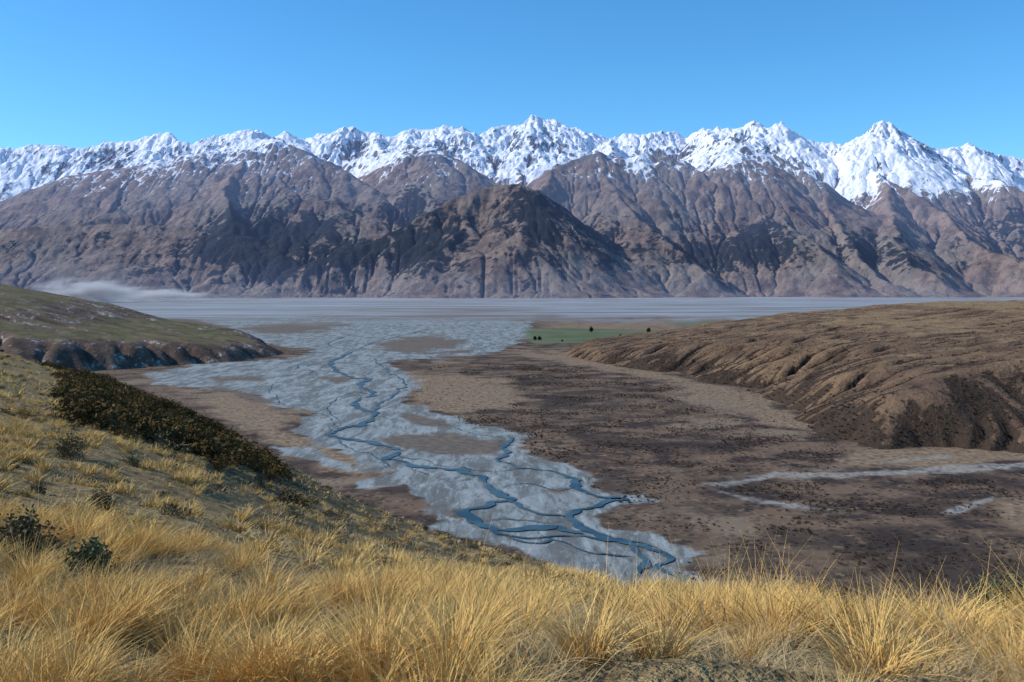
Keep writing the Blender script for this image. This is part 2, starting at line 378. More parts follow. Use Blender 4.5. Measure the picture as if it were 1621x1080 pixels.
gravel=np.maximum(gravel,np.clip(14-cd*.8,-100,30))

w=NT('river_water')
wn=w.noise(.6,4,.6)
wcol=w.mix(w.ss(w.noise(.03,3),.35,.65),(.012,.038,.052),(.045,.095,.11))
wmat=w.finish(wcol,.28,w.bump(wn,.2,.8),.13)
poly_mesh('river_water',wco,wf,[wmat])

v=NT('valley_ground')
nA=v.noise(.02,6,.62); nB=v.noise(.006,6,.6); nC=v.noise(.12,5,.6); nD=v.noise(.0022,4,.5)
spots=v.voro(.13)
scrub=v.mix(v.ss(nA,.41,.59),(.040,.027,.021),(.150,.098,.062))
scrub=v.mix(v.ss(nD,.42,.62,0,.5),scrub,(.11,.078,.052))
scrub=v.mix(v.ss(v.math('ADD',spots,v.math('MULTIPLY',nA,.5)),.35,.62,.85,0),scrub,(.028,.020,.016))
scrub=v.mix(v.ss(nC,.55,.70,0,.7),scrub,(.24,.17,.108))
scrub=v.mix(v.ss(nB,.52,.60,0,.75),scrub,(.030,.021,.017))
scrub=v.mix(v.ss(nB,.44,.36,0,.75),scrub,(.21,.155,.105))
def mask(nm,amp,soft,noise=None,bias=0):
    nz=v.math('ADD',v.math('MULTIPLY',v.math('SUBTRACT',nA,.5),amp),v.math('MULTIPLY',v.math('SUBTRACT',nB,.5),amp*1.3))
    return v.ss(v.math('ADD',v.math('ADD',v.attr(nm),bias),nz),-soft,soft)
tanc=v.mix(v.ss(nC,.35,.65),(.26,.182,.112),(.15,.105,.070))
tanc=v.mix(v.ss(spots,.15,.4,.5,0),tanc,(.07,.05,.035))
col=v.mix(mask('tan',90,14),scrub,tanc)
col=v.mix(mask('green',12,3),col,v.mix(v.ss(nB,.4,.6),(.075,.105,.045),(.12,.13,.07)))
gst=v.noise(1,7,.72,v.coord((.045,.009,.02),(0,0,.25)),.6)
gst2=v.noise(1,6,.7,v.coord((.16,.035,.1),(0,0,-.3)),.4)
gst3=v.noise(.35,4,.6)
grav=v.mix(v.ss(gst,.41,.59),(.125,.135,.130),(.245,.275,.275))
grav=v.mix(v.ss(gst2,.54,.62,0,.7),grav,(.105,.098,.082))
grav=v.mix(v.ss(gst2,.45,.38,0,.6),grav,(.33,.365,.365))
grav=v.mix(v.ss(gst3,.5,.75,0,.35),grav,(.11,.11,.10))
grav=v.mix(v.ss(spots,.05,.2,.35,0),grav,(.08,.065,.048))
gm=mask('gravel',50,4)
col=v.mix(gm,col,grav)
im=v.math('MULTIPLY',mask('isl',34,5),.9)
col=v.mix(im,col,v.mix(v.ss(nC,.35,.65),(.15,.115,.085),(.09,.067,.05)))
col=v.mix(v.math('MULTIPLY',mask('streams',34,6,None,-2),v.ss(nC,.35,.6,.35,1)),col,(.26,.245,.215))
# damp margins beside water
col=v.mix(v.ss(v.math('ADD',v.attr('wet'),v.math('MULTIPLY',nC,6)),8,1,0,.5),col,(.062,.070,.070))
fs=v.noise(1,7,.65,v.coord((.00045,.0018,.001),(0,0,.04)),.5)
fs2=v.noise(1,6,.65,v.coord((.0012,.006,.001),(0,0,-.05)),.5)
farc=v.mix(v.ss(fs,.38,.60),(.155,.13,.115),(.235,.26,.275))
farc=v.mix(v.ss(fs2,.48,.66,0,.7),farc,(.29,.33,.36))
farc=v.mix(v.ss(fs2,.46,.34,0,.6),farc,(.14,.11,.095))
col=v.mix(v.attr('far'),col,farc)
h=v.math('ADD',v.math('MULTIPLY',nC,.8),v.math('MULTIPLY',v.ss(spots,.1,.5,1,0),v.ss(v.attr('gravel'),0,-8)))
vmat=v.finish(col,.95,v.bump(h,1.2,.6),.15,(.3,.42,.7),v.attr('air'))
haze_glow_v=.13*sstep(3500,12000,VY)  # far floor glows faintly blue in place of scattered air-light
grid_mesh('valley_floor',VX,VY,VZ,vmat,{'gravel':gravel,'isl':isl,'streams':streams,'tan':tan,'green':green,'far':far,'wet':np.clip(cd,0,100),'air':haze_glow_v})
bp=NT('plain_ground'); bpm=bp.finish(bp.mix(bp.noise(.01),(.10,.07,.05),(.16,.12,.08)))
G=60000; poly_mesh('ground',[(-G,-G,-16),(G,-G,-16),(G,G,-16),(-G,G,-16)],[(0,1,2,3)],[bpm])
print('valley',time.time()-T0)

# ================================================================== SIDE HILLS
def polyline_d(X,Y,pts):
    """signed distance to base line (positive on the left of the line direction)"""
    pts=np.array(pts,float); best=np.full(X.shape,1e9); sg=np.zeros(X.shape); 
    for a,b in zip(pts[:-1],pts[1:]):
        d=b-a; t=np.clip(((X-a[0])*d[0]+(Y-a[1])*d[1])/(d@d),0,1)
        ex=X-a[0]-t*d[0]; ey=Y-a[1]-t*d[1]; ds=np.hypot(ex,ey); cr=d[0]*ey-d[1]*ex
        ok=ds<best-1e-6; best=np.where(ok,ds,best); sg=np.where(ok,np.sign(cr),sg)
    return best*sg
def smin(a,b,k):
    h=np.clip(.5+.5*(b-a)/k,0,1); return b+(a-b)*h-k*h*(1-h)
# right terrace
rbase=[pix(*p)[:2] for p in [(930,545),(885,562),(920,574),(1000,582),(1100,601),(1205,620),(1228,655),(1340,706),(1400,713),(1621,717),(2100,722)]]
xs=np.arange(40,2600,5.0); ys=np.arange(700,3300,5.0); HX,HY=np.meshgrid(xs,ys)
wX=HX+34*fbm(HX/190,HY/190,3,101); wY=HY+34*fbm(HX/190,HY/190,3,111)
d=polyline_d(wX,wY,rbase)
plate=np.interp(HX,[60,120,265,600,874,1200,2600],[5,14,34,78,106,118,150])+3*fbm(HX/300,HY/300,3,121)
plate=plate-.22*np.clip(HY-2350+ .0*HX,0,None)
gul=ridged((HX*.8+HY*.35)/95,(HY*.8-HX*.35)/300,3,131)
face=d*.46+gul*4*sstep(0,60,d)*sstep(300,120,d)
Zr=smin(face,plate,14)
Zr=np.where(d<0,-6+d*.05,Zr)
Kr=.040*np.clip(1+1.6*fbm(HX/220,HY/220,3,145),.1,2.8)
Zr,Ar=erode(Zr+1.8*fbm(HX/45,HY/45,3,141),5.0,45,Kr,its=6,D=.012,seed=5,m=.56)
Zr+=.8*fbm(HX/16,HY/16,2,147)*(d>0)
cvr=Zr-blur(Zr,20)
gy,gx=np.gradient(Zr,5.0); slr=np.hypot(gx,gy)
HU=CX+F*HX/HY
brush=1.3*sstep(.8,3.5,np.log(Ar))*sstep(.12,.3,slr)-cvr*.7+.9*fbm(HX/110,HY/110,4,151)+.85*sstep(60,6,Zr)*sstep(-200,500,HX)-.42-.15*sstep(50,90,Zr)
brush+=.9*np.exp(-((HU-1360)/170)**2)*sstep(66,12,Zr)+1.0*np.exp(-((HU-1070)/80)**2)*sstep(34,6,Zr)+1.1*np.exp(-((HU-1500+ (HY-1100)*.25)/55)**2)*sstep(98,30,Zr)
brush-=.8*sstep(.18,.08,slr)
r=NT('terrace_grass')
a1=r.noise(.02,6,.65); a2=r.noise(.15,5,.65); a3=r.noise(.005,4,.5); sp=r.voro(.14)
c1=r.mix(r.ss(a1,.38,.62),(.092,.058,.038),(.205,.132,.077))
c1=r.mix(r.ss(a3,.4,.62,0,.5),c1,(.11,.070,.049))
c1=r.mix(r.math('MULTIPLY',r.ss(r.attr('flat'),0,1),.75),c1,r.mix(r.ss(a1,.4,.6),(.33,.225,.112),(.23,.155,.085)))
c1=r.mix(r.ss(r.math('ADD',r.attr('brush'),r.math('MULTIPLY',r.math('SUBTRACT',a2,.5),2.2)),-.05,.35,0,.90),c1,r.mix(a2,(.024,.018,.015),(.062,.043,.030)))
c1=r.mix(r.ss(r.math('ADD',sp,r.math('MULTIPLY',a1,.6)),.36,.60,.8,0),c1,(.042,.028,.021))
rmat=r.finish(c1,.95,r.bump(r.math('ADD',a2,r.math('MULTIPLY',a1,2)),5,.9),.1)
grid_mesh('hill',HX,HY,Zr,rmat,{'brush':brush,'flat':sstep(.2,.08,blur(slr,3))*sstep(20,60,Zr)})

# left hill
base=[pix(*p)[:2] for p in [(-900,640),(-300,612),(0,596),(150,588),(200,585),(300,578),(390,570),(460,562),(440,552),(400,541)]]
base=[(x,y) for x,y in base]+[(-700,3300),(-900,4200)]
xs=np.arange(-3600,-250,7.0); ys=np.arange(1100,4300,7.0); LX,LY=np.meshgrid(xs,ys)
wX=LX+22*fbm(LX/150,LY/150,3,201); wY=LY+22*fbm(LX/150,LY/150,3,211)
d=polyline_d(wX,wY,base)
pl=np.interp(LX,[-3600,-2000,-1400,-1200,-1000,-850,-700,-560,-450],[300,210,158,130,92,62,46,32,14])+.06*np.clip(d-110,0,900)*sstep(-500,-1100,LX)+4*fbm(LX/250,LY/250,3,221)
pl-= .2*np.clip(LY-2500,0,None)
face=d*.62+ridged(LX/60,LY/60,3,231)*5*sstep(0,40,d)
cap=np.interp(LX,[-3600,-1400,-1000,-700,-500],[110,84,72,46,20])
Zl=smin(smin(face,cap+.14*np.clip(d-cap/.62,0,None),10),pl,12)
Zl=np.where(d<0,-6+d*.05,Zl)
Zl,Al=erode(Zl+1.*fbm(LX/30,LY/30,3,241),7.0,35,.07,its=6,D=.02,seed=6)
gy,gx=np.gradient(Zl,7.0); sll=blur(np.hypot(gx,gy),2)
l=NT('river_bank_grass')
b1=l.noise(.02,7,.65); b2=l.noise(.12,6,.7); b3=l.voro(.05)
g=l.mix(l.ss(b1,.35,.65),(.095,.082,.042),(.175,.150,.075))
g=l.mix(l.ss(b2,.54,.68,0,.75),g,(.055,.048,.028))
g=l.mix(l.ss(l.noise(.006,4),.47,.60,0,.6),g,(.16,.12,.065))
g=l.mix(l.ss(b3,.1,.3,.5,0),g,(.05,.045,.026))
bank=l.mix(l.ss(b1,.38,.62),(.095,.062,.048),(.17,.12,.09))
bank=l.mix(l.ss(l.math('ADD',b2,l.math('MULTIPLY',b1,.7)),.90,1.0,0,.9),bank,(.42,.38,.34))
bank=l.mix(l.ss(b3,.1,.35,.5,0),bank,(.04,.033,.024))
c=l.mix(l.ss(l.math('ADD',l.attr('steep'),l.math('MULTIPLY',l.math('SUBTRACT',b1,.5),.3)),.24,.34),g,bank)
lmat=l.finish(c,.95,l.bump(l.math('ADD',b2,b1),4,.7),.1)
grid_mesh('hill',LX,LY,Zl,lmat,{'steep':sll})
print('hills',time.time()-T0)

# ================================================================== FOREGROUND HILLSIDE
eu=np.array([-3000,-400,0,170,300,430,560,740,850,1000,1130,1300,1621,2100,4000],float)
ev=np.array([470,500,556,604,660,730,790,864,898,935,955,980,1015,1050,1090],float)
eR=np.array([380,330,250,220,180,150,130,95,50,25,18,14,12,12,12],float)
PE=.6
def hill_z(x,y):
    x=np.asarray(x,float); y=np.asarray(y,float)
    r=np.hypot(x,y)+1e-6; az=np.arctan2(x,y)
    azc=np.clip(az,-1.15,1.15); back=sstep(1.3,3.0,np.abs(az))
    u=CX+F*np.tan(azc)
    Te=(np.interp(u,eu,ev)-HOR)/F; R=np.interp(u,eu,eR)
    q=(4.3/R)**PE; K=.398
    T=(Te-K*q)/(1-q)
    cs=np.maximum(np.cos(azc),.62)
    T=T*(1-back)+.12*back; R=R*(1-back)+60*back
    Y=r*cs
    rr=np.minimum(Y,R)
    tanv=T+(K-T)*(4.3/np.maximum(rr,4.3))**PE
    drop=np.where(rr<4.3,1.711,tanv*rr)
    over=np.clip(Y-R,0,None)
    drop=drop+np.where(over>0,(tanv+.05)*over+np.minimum(over,40)**2*.006+np.clip(over-40,0,None)*.4,0)
    nz=.12*fbm(x/2.2,y/2.2,3,301)*sstep(0,3,r)+.35*fbm(x/14,y/14,3,311)*sstep(5,40,r)+1.0*fbm(x/50,y/50,3,321)*sstep(30,120,r)
    return HC-drop+nz
az=np.concatenate([np.linspace(-math.pi,-.72,160,endpoint=False),np.linspace(-.72,.72,900),np.linspace(.72,math.pi,161)[1:]])
rr=np.concatenate([[.3],np.geomspace(1,700,620)])
AZ,RR=np.meshgrid(az,rr); FX=RR*np.sin(AZ); FY=RR*np.cos(AZ); FZ=hill_z(FX,FY)
FZ=np.maximum(FZ,-14)
# zones
def gv(x,y,z): return CX+F*x/np.maximum(y,.1), HOR+F*(HC-z)/np.maximum(y,.1)
zoneS=[(330,715),(430,725),(560,780),(740,855),(890,897),(840,915),(700,905),(600,875),(480,850),(400,810),(330,760)]
zoneD=[(50,553),(120,562),(175,600),(300,655),(430,727),(440,758),(380,760),(320,738),(240,714),(140,684),(85,650),(105,610)]
fu,fv=gv(FX,FY,FZ); okf=FY>1
sS=np.where(okf,poly_sdf(np.where(okf,fu,-9999),np.where(okf,fv,0),zoneS,1.2),-100)
f=NT('hillside_ground')
h1=f.noise(.35,6,.65); h2=f.noise(3.,5,.65); h3=f.noise(.05,5,.55); h4=f.noise(22,3,.6)
gc=f.mix(f.ss(h1,.35,.65),(.15,.105,.052),(.30,.21,.095))
gc=f.mix(f.ss(h2,.42,.62,0,.8),gc,(.36,.26,.12))
gc=f.mix(f.ss(h2,.46,.38,0,.6),gc,(.075,.055,.032))
gc=f.mix(f.ss(h3,.5,.66,0,.55),gc,(.13,.095,.05))
gc=f.mix(f.ss(h4,.50,.66,0,.6),gc,(.07,.05,.03))
sc=f.mix(f.ss(h1,.35,.65),(.095,.078,.042),(.18,.135,.07))
sc=f.mix(f.ss(h2,.52,.62,0,.7),sc,(.23,.18,.095))
sc=f.mix(f.ss(h2,.46,.38,0,.6),sc,(.05,.042,.025))
gc=f.mix(f.ss(f.math('ADD',f.attr('scrubby'),f.math('MULTIPLY',f.math('SUBTRACT',h1,.5),70)),-14,14),gc,sc)
fmat=f.finish(gc,.95,f.bump(f.math('ADD',h2,f.math('MULTIPLY',h4,.3)),.2,.9),.1)
grid_mesh('hillside',FX,FY,FZ,fmat,{'scrubby':sS})

# ------------------------------------------------------------------ plants
def blade_mat(name,c0,c1,c2,k=.65):
    b=NT(name); oi=b.n('ShaderNodeObjectInfo')
    c=b.mix(b.attr('tone'),c0,c1)
    c=b.mix(b.math('MULTIPLY',oi.outputs['Random'],k),c,c2)
    d=b.n('ShaderNodeBsdfDiffuse'); b.put(d.inputs['Color'],c)
    b.t.links.new(d.outputs[0],b.out.inputs['Surface']); return b.m
straw=blade_mat('tussock_straw',(.42,.235,.065),(.84,.57,.205),(.64,.41,.145))
strawf=blade_mat('tussock_straw_plain',(.44,.28,.085),(.76,.53,.21),(.52,.36,.15))
pale=blade_mat('dry_grass',(.26,.185,.09),(.56,.43,.23),(.25,.185,.10))
leafd=blade_mat('shrub_leaf_brown',(.050,.036,.016),(.150,.098,.040),(.085,.065,.028))
leafg=blade_mat('shrub_leaf_green',(.06,.066,.028),(.19,.20,.11),(.12,.13,.07))
leafo=blade_mat('shrub_leaf_olive',(.070,.060,.034),(.18,.150,.085),(.12,.10,.055))
leafv=blade_mat('valley_scrub_leaf',(.035,.024,.016),(.105,.068,.04),(.055,.038,.024))
def bladeset(n,rb,hmin,hmax,wid,lean,bend,seg,r,wind=.04,stalk=0):
    a=r.uniform(0,2*np.pi,n); rad=rb*np.sqrt(r.random(n))
    bx=rad*np.cos(a); by=rad*np.sin(a)
    a2=a+r.normal(0,.8,n); ln=np.abs(r.normal(lean*(.35+.65*rad/rb),lean*.45)); bd=bend*r.uniform(.2,1.7,n)
    h=r.uniform(hmin,hmax,n)*(1-.25*rad/rb)
    W0=np.full(n,wid)
    if stalk: h[:stalk]=hmax*r.uniform(1.05,1.4,stalk); bd[:stalk]*=.5; W0[:stalk]*=.5
    dx=np.cos(a2); dy=np.sin(a2); wa=r.uniform(0,np.pi,n); wxv=np.cos(wa); wyv=np.sin(wa)
    ts=np.linspace(0,1,seg+1); rows=[]
    for t in ts:
        off=(ln*t+bd*t*t)*h
        x=bx+dx*off+wind*h*t*t; y=by+dy*off; z=h*(t-.28*bd*t*t-.25*ln*t*t)-.03
        w=W0*(1-t)**.7*.5+W0*.08
        rows.append(np.stack([np.stack([x-wxv*w,y-wyv*w,z],1),np.stack([x+wxv*w,y+wyv*w,z],1)],1))
    co=np.stack(rows,1).reshape(-1,3)
    k=(seg+1)*2; b0=np.arange(n)[:,None]*k; s=np.arange(seg)[None,:]*2
    q=(b0+s).ravel(); fc=np.stack([q,q+1,q+3,q+2],1)
    tone=np.repeat(np.clip(r.normal(.5,.28,n),0,1),k)*.75+.25*np.tile(np.repeat(ts,2),n)
    return co,fc,tone
def twigleaf(n,R,H,ls,r,clumps=14,twigs=40):
    ca=r.uniform(0,2*np.pi,clumps); ce=np.arccos(r.uniform(0.05,1,clumps)); cr=r.uniform(.45,.95,clumps)
    C=np.stack([cr*np.sin(ce)*np.cos(ca)*R,cr*np.sin(ce)*np.sin(ca)*R,cr*np.cos(ce)*H+.12*H],1)
    k=r.integers(0,clumps,n); p=C[k]+r.normal(0,1,(n,3))*np.array([R*.2,R*.2,H*.17]); p[:,2]=np.abs(p[:,2])
    t=r.normal(0,1,(n,3)); t/=np.linalg.norm(t,axis=1)[:,None]; b=np.cross(t,r.normal(0,1,(n,3))); b/=np.linalg.norm(b,axis=1)[:,None]
    s=(ls*r.uniform(.5,1.4,n))[:,None]
    co=np.stack([p-t*s,p-b*s*.45,p+t*s,p+b*s*.45],1).reshape(-1,3)
    fc=(np.arange(n)[:,None]*4+np.arange(4)[None,:])
    shade=np.clip(r.normal(.5,.25,n)+.3*(r.random(clumps)-.5)[k],0,1); tone=np.repeat(shade,4)
    tw=[];tf=[];o=len(co)
    for i in range(twigs):
        e=C[r.integers(0,clumps)]*r.uniform(.9,1.35); s0=np.array([*(r.normal(0,.06*R,2)),-.05]); wv=np.cross(e-s0,r.normal(0,1,3)); wv=wv/np.linalg.norm(wv)*ls*.16
        tw+= [s0-wv,s0+wv,e+wv*.3,e-wv*.3]; tf.append([o+4*i+j for j in range(4)])
    return np.vstack([co,np.array(tw)]),np.vstack([fc,np.array(tf)]),np.r_[tone,np.full(len(tw),.55)]
def variant(coll,name,parts,mat):
    co,fc,tn=parts; o=poly_mesh(name,co,fc,[mat],col=tn,dolink=False); coll.objects.link(o); return o
def scatter(name,pts,rot,scl,idx,coll):
    me=bpy.data.meshes.new(name); me.from_pydata([tuple(p) for p in pts],[],[])
    a=me.attributes.new('rot','FLOAT_VECTOR','POINT'); a.data.foreach_set('vector',np.asarray(rot,np.float32).ravel())
    a=me.attributes.new('scl','FLOAT_VECTOR','POINT'); a.data.foreach_set('vector',np.asarray(scl,np.float32).ravel())
    a=me.attributes.new('idx','INT','POINT'); a.data.foreach_set('value',np.asarray(idx,np.int32))
    ob=link(bpy.data.objects.new(name,me))
    ng=bpy.data.node_groups.new(name,'GeometryNodeTree')
    ng.interface.new_socket(name='Geometry',in_out='INPUT',socket_type='NodeSocketGeometry')
    ng.interface.new_socket(name='Geometry',in_out='OUTPUT',socket_type='NodeSocketGeometry')
    N=ng.nodes; Lk=ng.links.new
    gi=N.new('NodeGroupInput'); go=N.new('NodeGroupOutput'); ip=N.new('GeometryNodeInstanceOnPoints'); ci=N.new('GeometryNodeCollectionInfo')
    ci.inputs['Collection'].default_value=coll; ci.inputs['Separate Children'].default_value=True; ci.inputs['Reset Children'].default_value=True
    def na(nm,t):
        q=N.new('GeometryNodeInputNamedAttribute'); q.data_type=t; q.inputs['Name'].default_value=nm
        return [o for o in q.outputs if o.enabled and o.name=='Attribute'][0]
    e2r=N.new('FunctionNodeEulerToRotation'); Lk(na('rot','FLOAT_VECTOR'),e2r.inputs[0])
    Lk(gi.outputs[0],ip.inputs['Points']); Lk(ci.outputs[0],ip.inputs['Instance']); ip.inputs['Pick Instance'].default_value=True
    Lk(na('idx','INT'),ip.inputs['Instance Index']); Lk(e2r.outputs[0],ip.inputs['Rotation']); Lk(na('scl','FLOAT_VECTOR'),ip.inputs['Scale'])
    Lk(ip.outputs[0],go.inputs[0])
    md=ob.modifiers.new('instances','NODES'); md.node_group=ng
    return ob
rp=np.random.default_rng(99)
near=bpy.data.collections.new('tussock_detail')
for i in range(6): variant(near,f'tussock_a{i}',bladeset(250,.10,.20,.50,.0055,.42,.45,4,rp,.04,5),straw)
for i in range(4): variant(near,f'tussock_b{i}',bladeset(110,.28,.05,.22,.0050,1.0,.7,3,rp),pale)
mid=bpy.data.collections.new('tussock_simple')
for i in range(4): variant(mid,f'tuss_a{i}',bladeset(80,.16,.2,.44,.018,.45,.4,2,rp),strawf)
for i in range(3): variant(mid,f'tuss_b{i}',bladeset(40,.3,.06,.18,.02,.9,.6,2,rp),pale)
farc=bpy.data.collections.new('tussock_coarse')
for i in range(3): variant(farc,f'tusf_a{i}',bladeset(26,.25,.25,.5,.05,.45,.3,1,rp),strawf)
for i in range(2): variant(farc,f'tusf_b{i}',bladeset(20,.35,.08,.2,.06,.9,.5,1,rp),pale)
def find_ground(u,v_):
    Ys=np.geomspace(3,260,4000); xx=(u-CX)/F*Ys; zz=hill_z(xx,Ys); vz=HOR+F*(HC-zz)/Ys
    i=np.argmax(vz<=v_) if (vz<=v_).any() else np.argmin(vz)
    return xx[i],Ys[i],zz[i]
SH=[(108,724,64,46,leafo,1500),(162,806,62,38,leafo,1300),(40,895,120,100,leafo,2600),(145,920,85,80,leafg,2400),(345,744,50,30,leafd,900),(1590,1010,130,115,leafg,3600),(212,738,24,16,leafg,400),(460,925,26,24,leafg,500),(465,825,42,32,leafo,800),(40,664,34,26,leafd,600),(410,770,36,30,leafo,600),(115,680,30,20,leafo,400),(60,780,30,18,leafo,400),(530,860,30,20,leafo,400),(735,890,26,20,leafo,400),(620,870,22,16,leafo,300),(1275,960,40,34,leafg,700),(260,790,26,18,leafo,300),(20,740,30,22,leafo,400)]
SHG=[(find_ground(s[0],s[1]),s) for s in SH]
def sample(n,r0,r1,power=1.,azl=.66):
    a=rp.uniform(-azl,azl,n); q=rp.random(n); r_=np.sqrt(r0*r0+(r1*r1-r0*r0)*q**power)
    x=r_*np.sin(a); y=r_*np.cos(a); z=hill_z(x,y); u,v_=gv(x,y,z)
    R=np.interp(u,eu,eR); keep=y<R*1.2+2
    for (sx_,sy_,sz_),s in SHG:
        rad=max(.25,s[2]/F*sy_*.55)
        keep&=~((np.hypot(x-sx_,y-sy_)<rad))
        # low clearing on the downhill side of bigger bushes
        if s[2]>55: keep&=~((np.hypot(x-sx_*.93,y-sy_*.93)<rad*1.15))
    return x[keep],y[keep],z[keep],u[keep],v_[keep]
def mk(name,S,coll,na_,nb,fa,sc,thin=0.,left=1.):
    x,y,z,u,v_=S; n=len(x)
    dens=fbm(x/3.,y/3.,3,401)
    scr=poly_sdf(u,v_,zoneS,1.2)+25*fbm(x/5,y/5,2,411)
    dark=poly_sdf(u,v_,zoneD,1.2)
    tall=rp.random(n)<np.where(scr>0,fa*.2,fa*np.clip(1+2.4*dens,.08,2.0))
    keep=(rp.random(n)<np.where(scr>0,.45,np.clip(1-thin+dens*1.8,.12,1)))&(dark<25)
    idx=np.where(tall,rp.integers(0,na_,n),na_+rp.integers(0,nb,n))
    s=sc*rp.uniform(.45,1.3,n)*(1+.25*dens)*np.interp(x/y,[-.5,-.22,.0],[left,left*1.1,1])*np.interp(y,[3,5.5],[.72,1])
    rot=np.stack([rp.normal(0,.14,n),rp.normal(0,.14,n),rp.uniform(0,6.28,n)],1)
    S3=np.stack([s*rp.uniform(.85,1.25,n),s*rp.uniform(.85,1.25,n),s],1)
    P_=np.stack([x,y,z],1)
    return scatter(name,P_[keep],rot[keep],S3[keep],idx[keep],coll)
mk('tussock_grass',sample(3000,3.1,13),near,6,4,.30,1.05,-.02,.66)
mk('tussock_grass',sample(14000,13,60),mid,4,3,.34,1.0,.35,.75)
mk('tussock_grass',sample(26000,60,260,1.0),farc,3,2,.40,1.2,.4)
print('grass',time.time()-T0)
# shrubs
shr=bpy.data.collections.new('scrub_plants')
for i in range(3): variant(shr,f'scrub_a{i}',twigleaf(340,.75,.8,.085,rp,16,24),leafd)
for i in range(3): variant(shr,f'scrub_b{i}',twigleaf(240,.5,.45,.055,rp,10,24),leafo)
x,y,z,u,v_=sample(70000,32,250,1.,.62)
d0=poly_sdf(u,v_,zoneD,1.2)
dk=np.minimum(d0,12)+42*fbm(x/10,y/10,3,425)-5
k=(dk>2)&(d0>-9)&(rp.random(len(x))<.22)
x,y,z=x[k],y[k],z[k]; n=len(x); s=rp.uniform(.5,1.9,n)
print('thicket',n)
scatter('shrub_thicket',np.stack([x,y,z-.05],1),np.stack([rp.normal(0,.1,n),rp.normal(0,.1,n),rp.uniform(0,6.28,n)],1),np.stack([s,s,s*.8],1),np.where(rp.random(n)<.8,rp.integers(0,3,n),3+rp.integers(0,3,n)),shr)
x,y,z,u,v_=sample(24000,14,200,1.,.62)
sc_=poly_sdf(u,v_,zoneS,1.2)+30*fbm(x/7,y/7,3,431)
k=(rp.random(len(x))<np.where(sc_>0,.22,.07))
x,y,z=x[k],y[k],z[k]; n=len(x); s=rp.uniform(.25,.95,n)
ii=np.where(rp.random(n)<.08,rp.integers(0,3,n),3+rp.integers(0,3,n))
scatter('low_scrub',np.stack([x,y,z-.03],1),np.stack([rp.normal(0,.1,n),rp.normal(0,.1,n),rp.uniform(0,6.28,n)],1),np.stack([s,s,s*.7],1),ii,shr)
for (x,y,z),(u_,v_,wpx,hpx,mt_,nl) in SHG:
    R=wpx/F*y/2; Hh=hpx/F*y
    co,fc,tn=twigleaf(nl,R*.85,Hh*.8,max(.022,R*.055),rp,18,70)
    o=poly_mesh('shrub',co,fc,[mt_],col=tn); o.location=(x,y,z-.03)
# shrubs over the valley flats and at terrace foot
vs=bpy.data.collections.new('valley_scrub_plants')
for i in range(3): variant(vs,f'vs{i}',twigleaf(40,1.2,1.3,.45,rp,7,3),leafv)
n=130000
Yq=rp.uniform(430,1900,n); Xq=rp.uniform(-150,1000,n); uq=CX+F*Xq/Yq; vq=HOR+F*HC/Yq
g_=np.maximum.reduce([poly_sdf(uq,vq,p) for p in [[(590,568),(640,590),(645,640),(700,658),(740,672),(832,692),(815,712),(930,745),(925,772),(985,790),(930,808),(960,832),(1050,848),(1088,880),(1062,905),(1135,938),(500,960),(400,568)],[(1320,722),(1400,712),(1700,712),(1700,725),(1560,732),(1400,745),(1330,742)],[(1105,768),(1330,745),(1700,726),(1700,742),(1330,760)]]])
g2=np.maximum.reduce([poly_sdf(uq,vq,p) for p in [[(640,592),(720,590),(800,602),(835,628),(800,645),(720,655),(650,640)],[(800,556),(920,560),(1010,578),(1100,600),(1220,628),(1310,690),(1200,672),(1140,650),(1065,632),(1090,612),(1010,596),(900,578)],[(1578,792),(1700,780),(1700,840),(1625,832),(1590,815)]]])
dn=fbm(Xq/60,Yq/60,4,441)
inplain=polyline_d(Xq,Yq,rbase)<0
k=(g_<-4)&(uq<1750)&(uq>560)&(rp.random(n)<np.where(g2>0,.06,np.clip(.42+1.8*dn,.02,1)))&inplain
x,y=Xq[k],Yq[k]; n=len(x); s=rp.uniform(.2,1.0,n)**1.3; z=np.zeros(n)-.1
# brush on the terrace face
hb=np.argwhere((brush>.05)&(Zr>1)&(HY<2000)&(HU<1750)); nb_=13000; sel=hb[rp.integers(0,len(hb),nb_)]
jx=rp.normal(0,6,nb_); jy=rp.normal(0,6,nb_)
bi=np.clip(sel[:,0]+np.round(jy/5).astype(int),0,Zr.shape[0]-1); bj=np.clip(sel[:,1]+np.round(jx/5).astype(int),0,Zr.shape[1]-1)
x=np.r_[x,HX[sel[:,0],sel[:,1]]+jx]; y=np.r_[y,HY[sel[:,0],sel[:,1]]+jy]; z=np.r_[z,Zr[bi,bj]-.7]; s=np.r_[s,rp.uniform(.5,1.2,nb_)**2]; n=len(x)
print('valley scrub',n)
scatter('valley_scrub',np.stack([x,y,z],1),np.stack([x*0,x*0,rp.uniform(0,6.28,n)],1),np.stack([s*1.2,s*1.2,s*.7],1),rp.integers(0,3,n),vs)
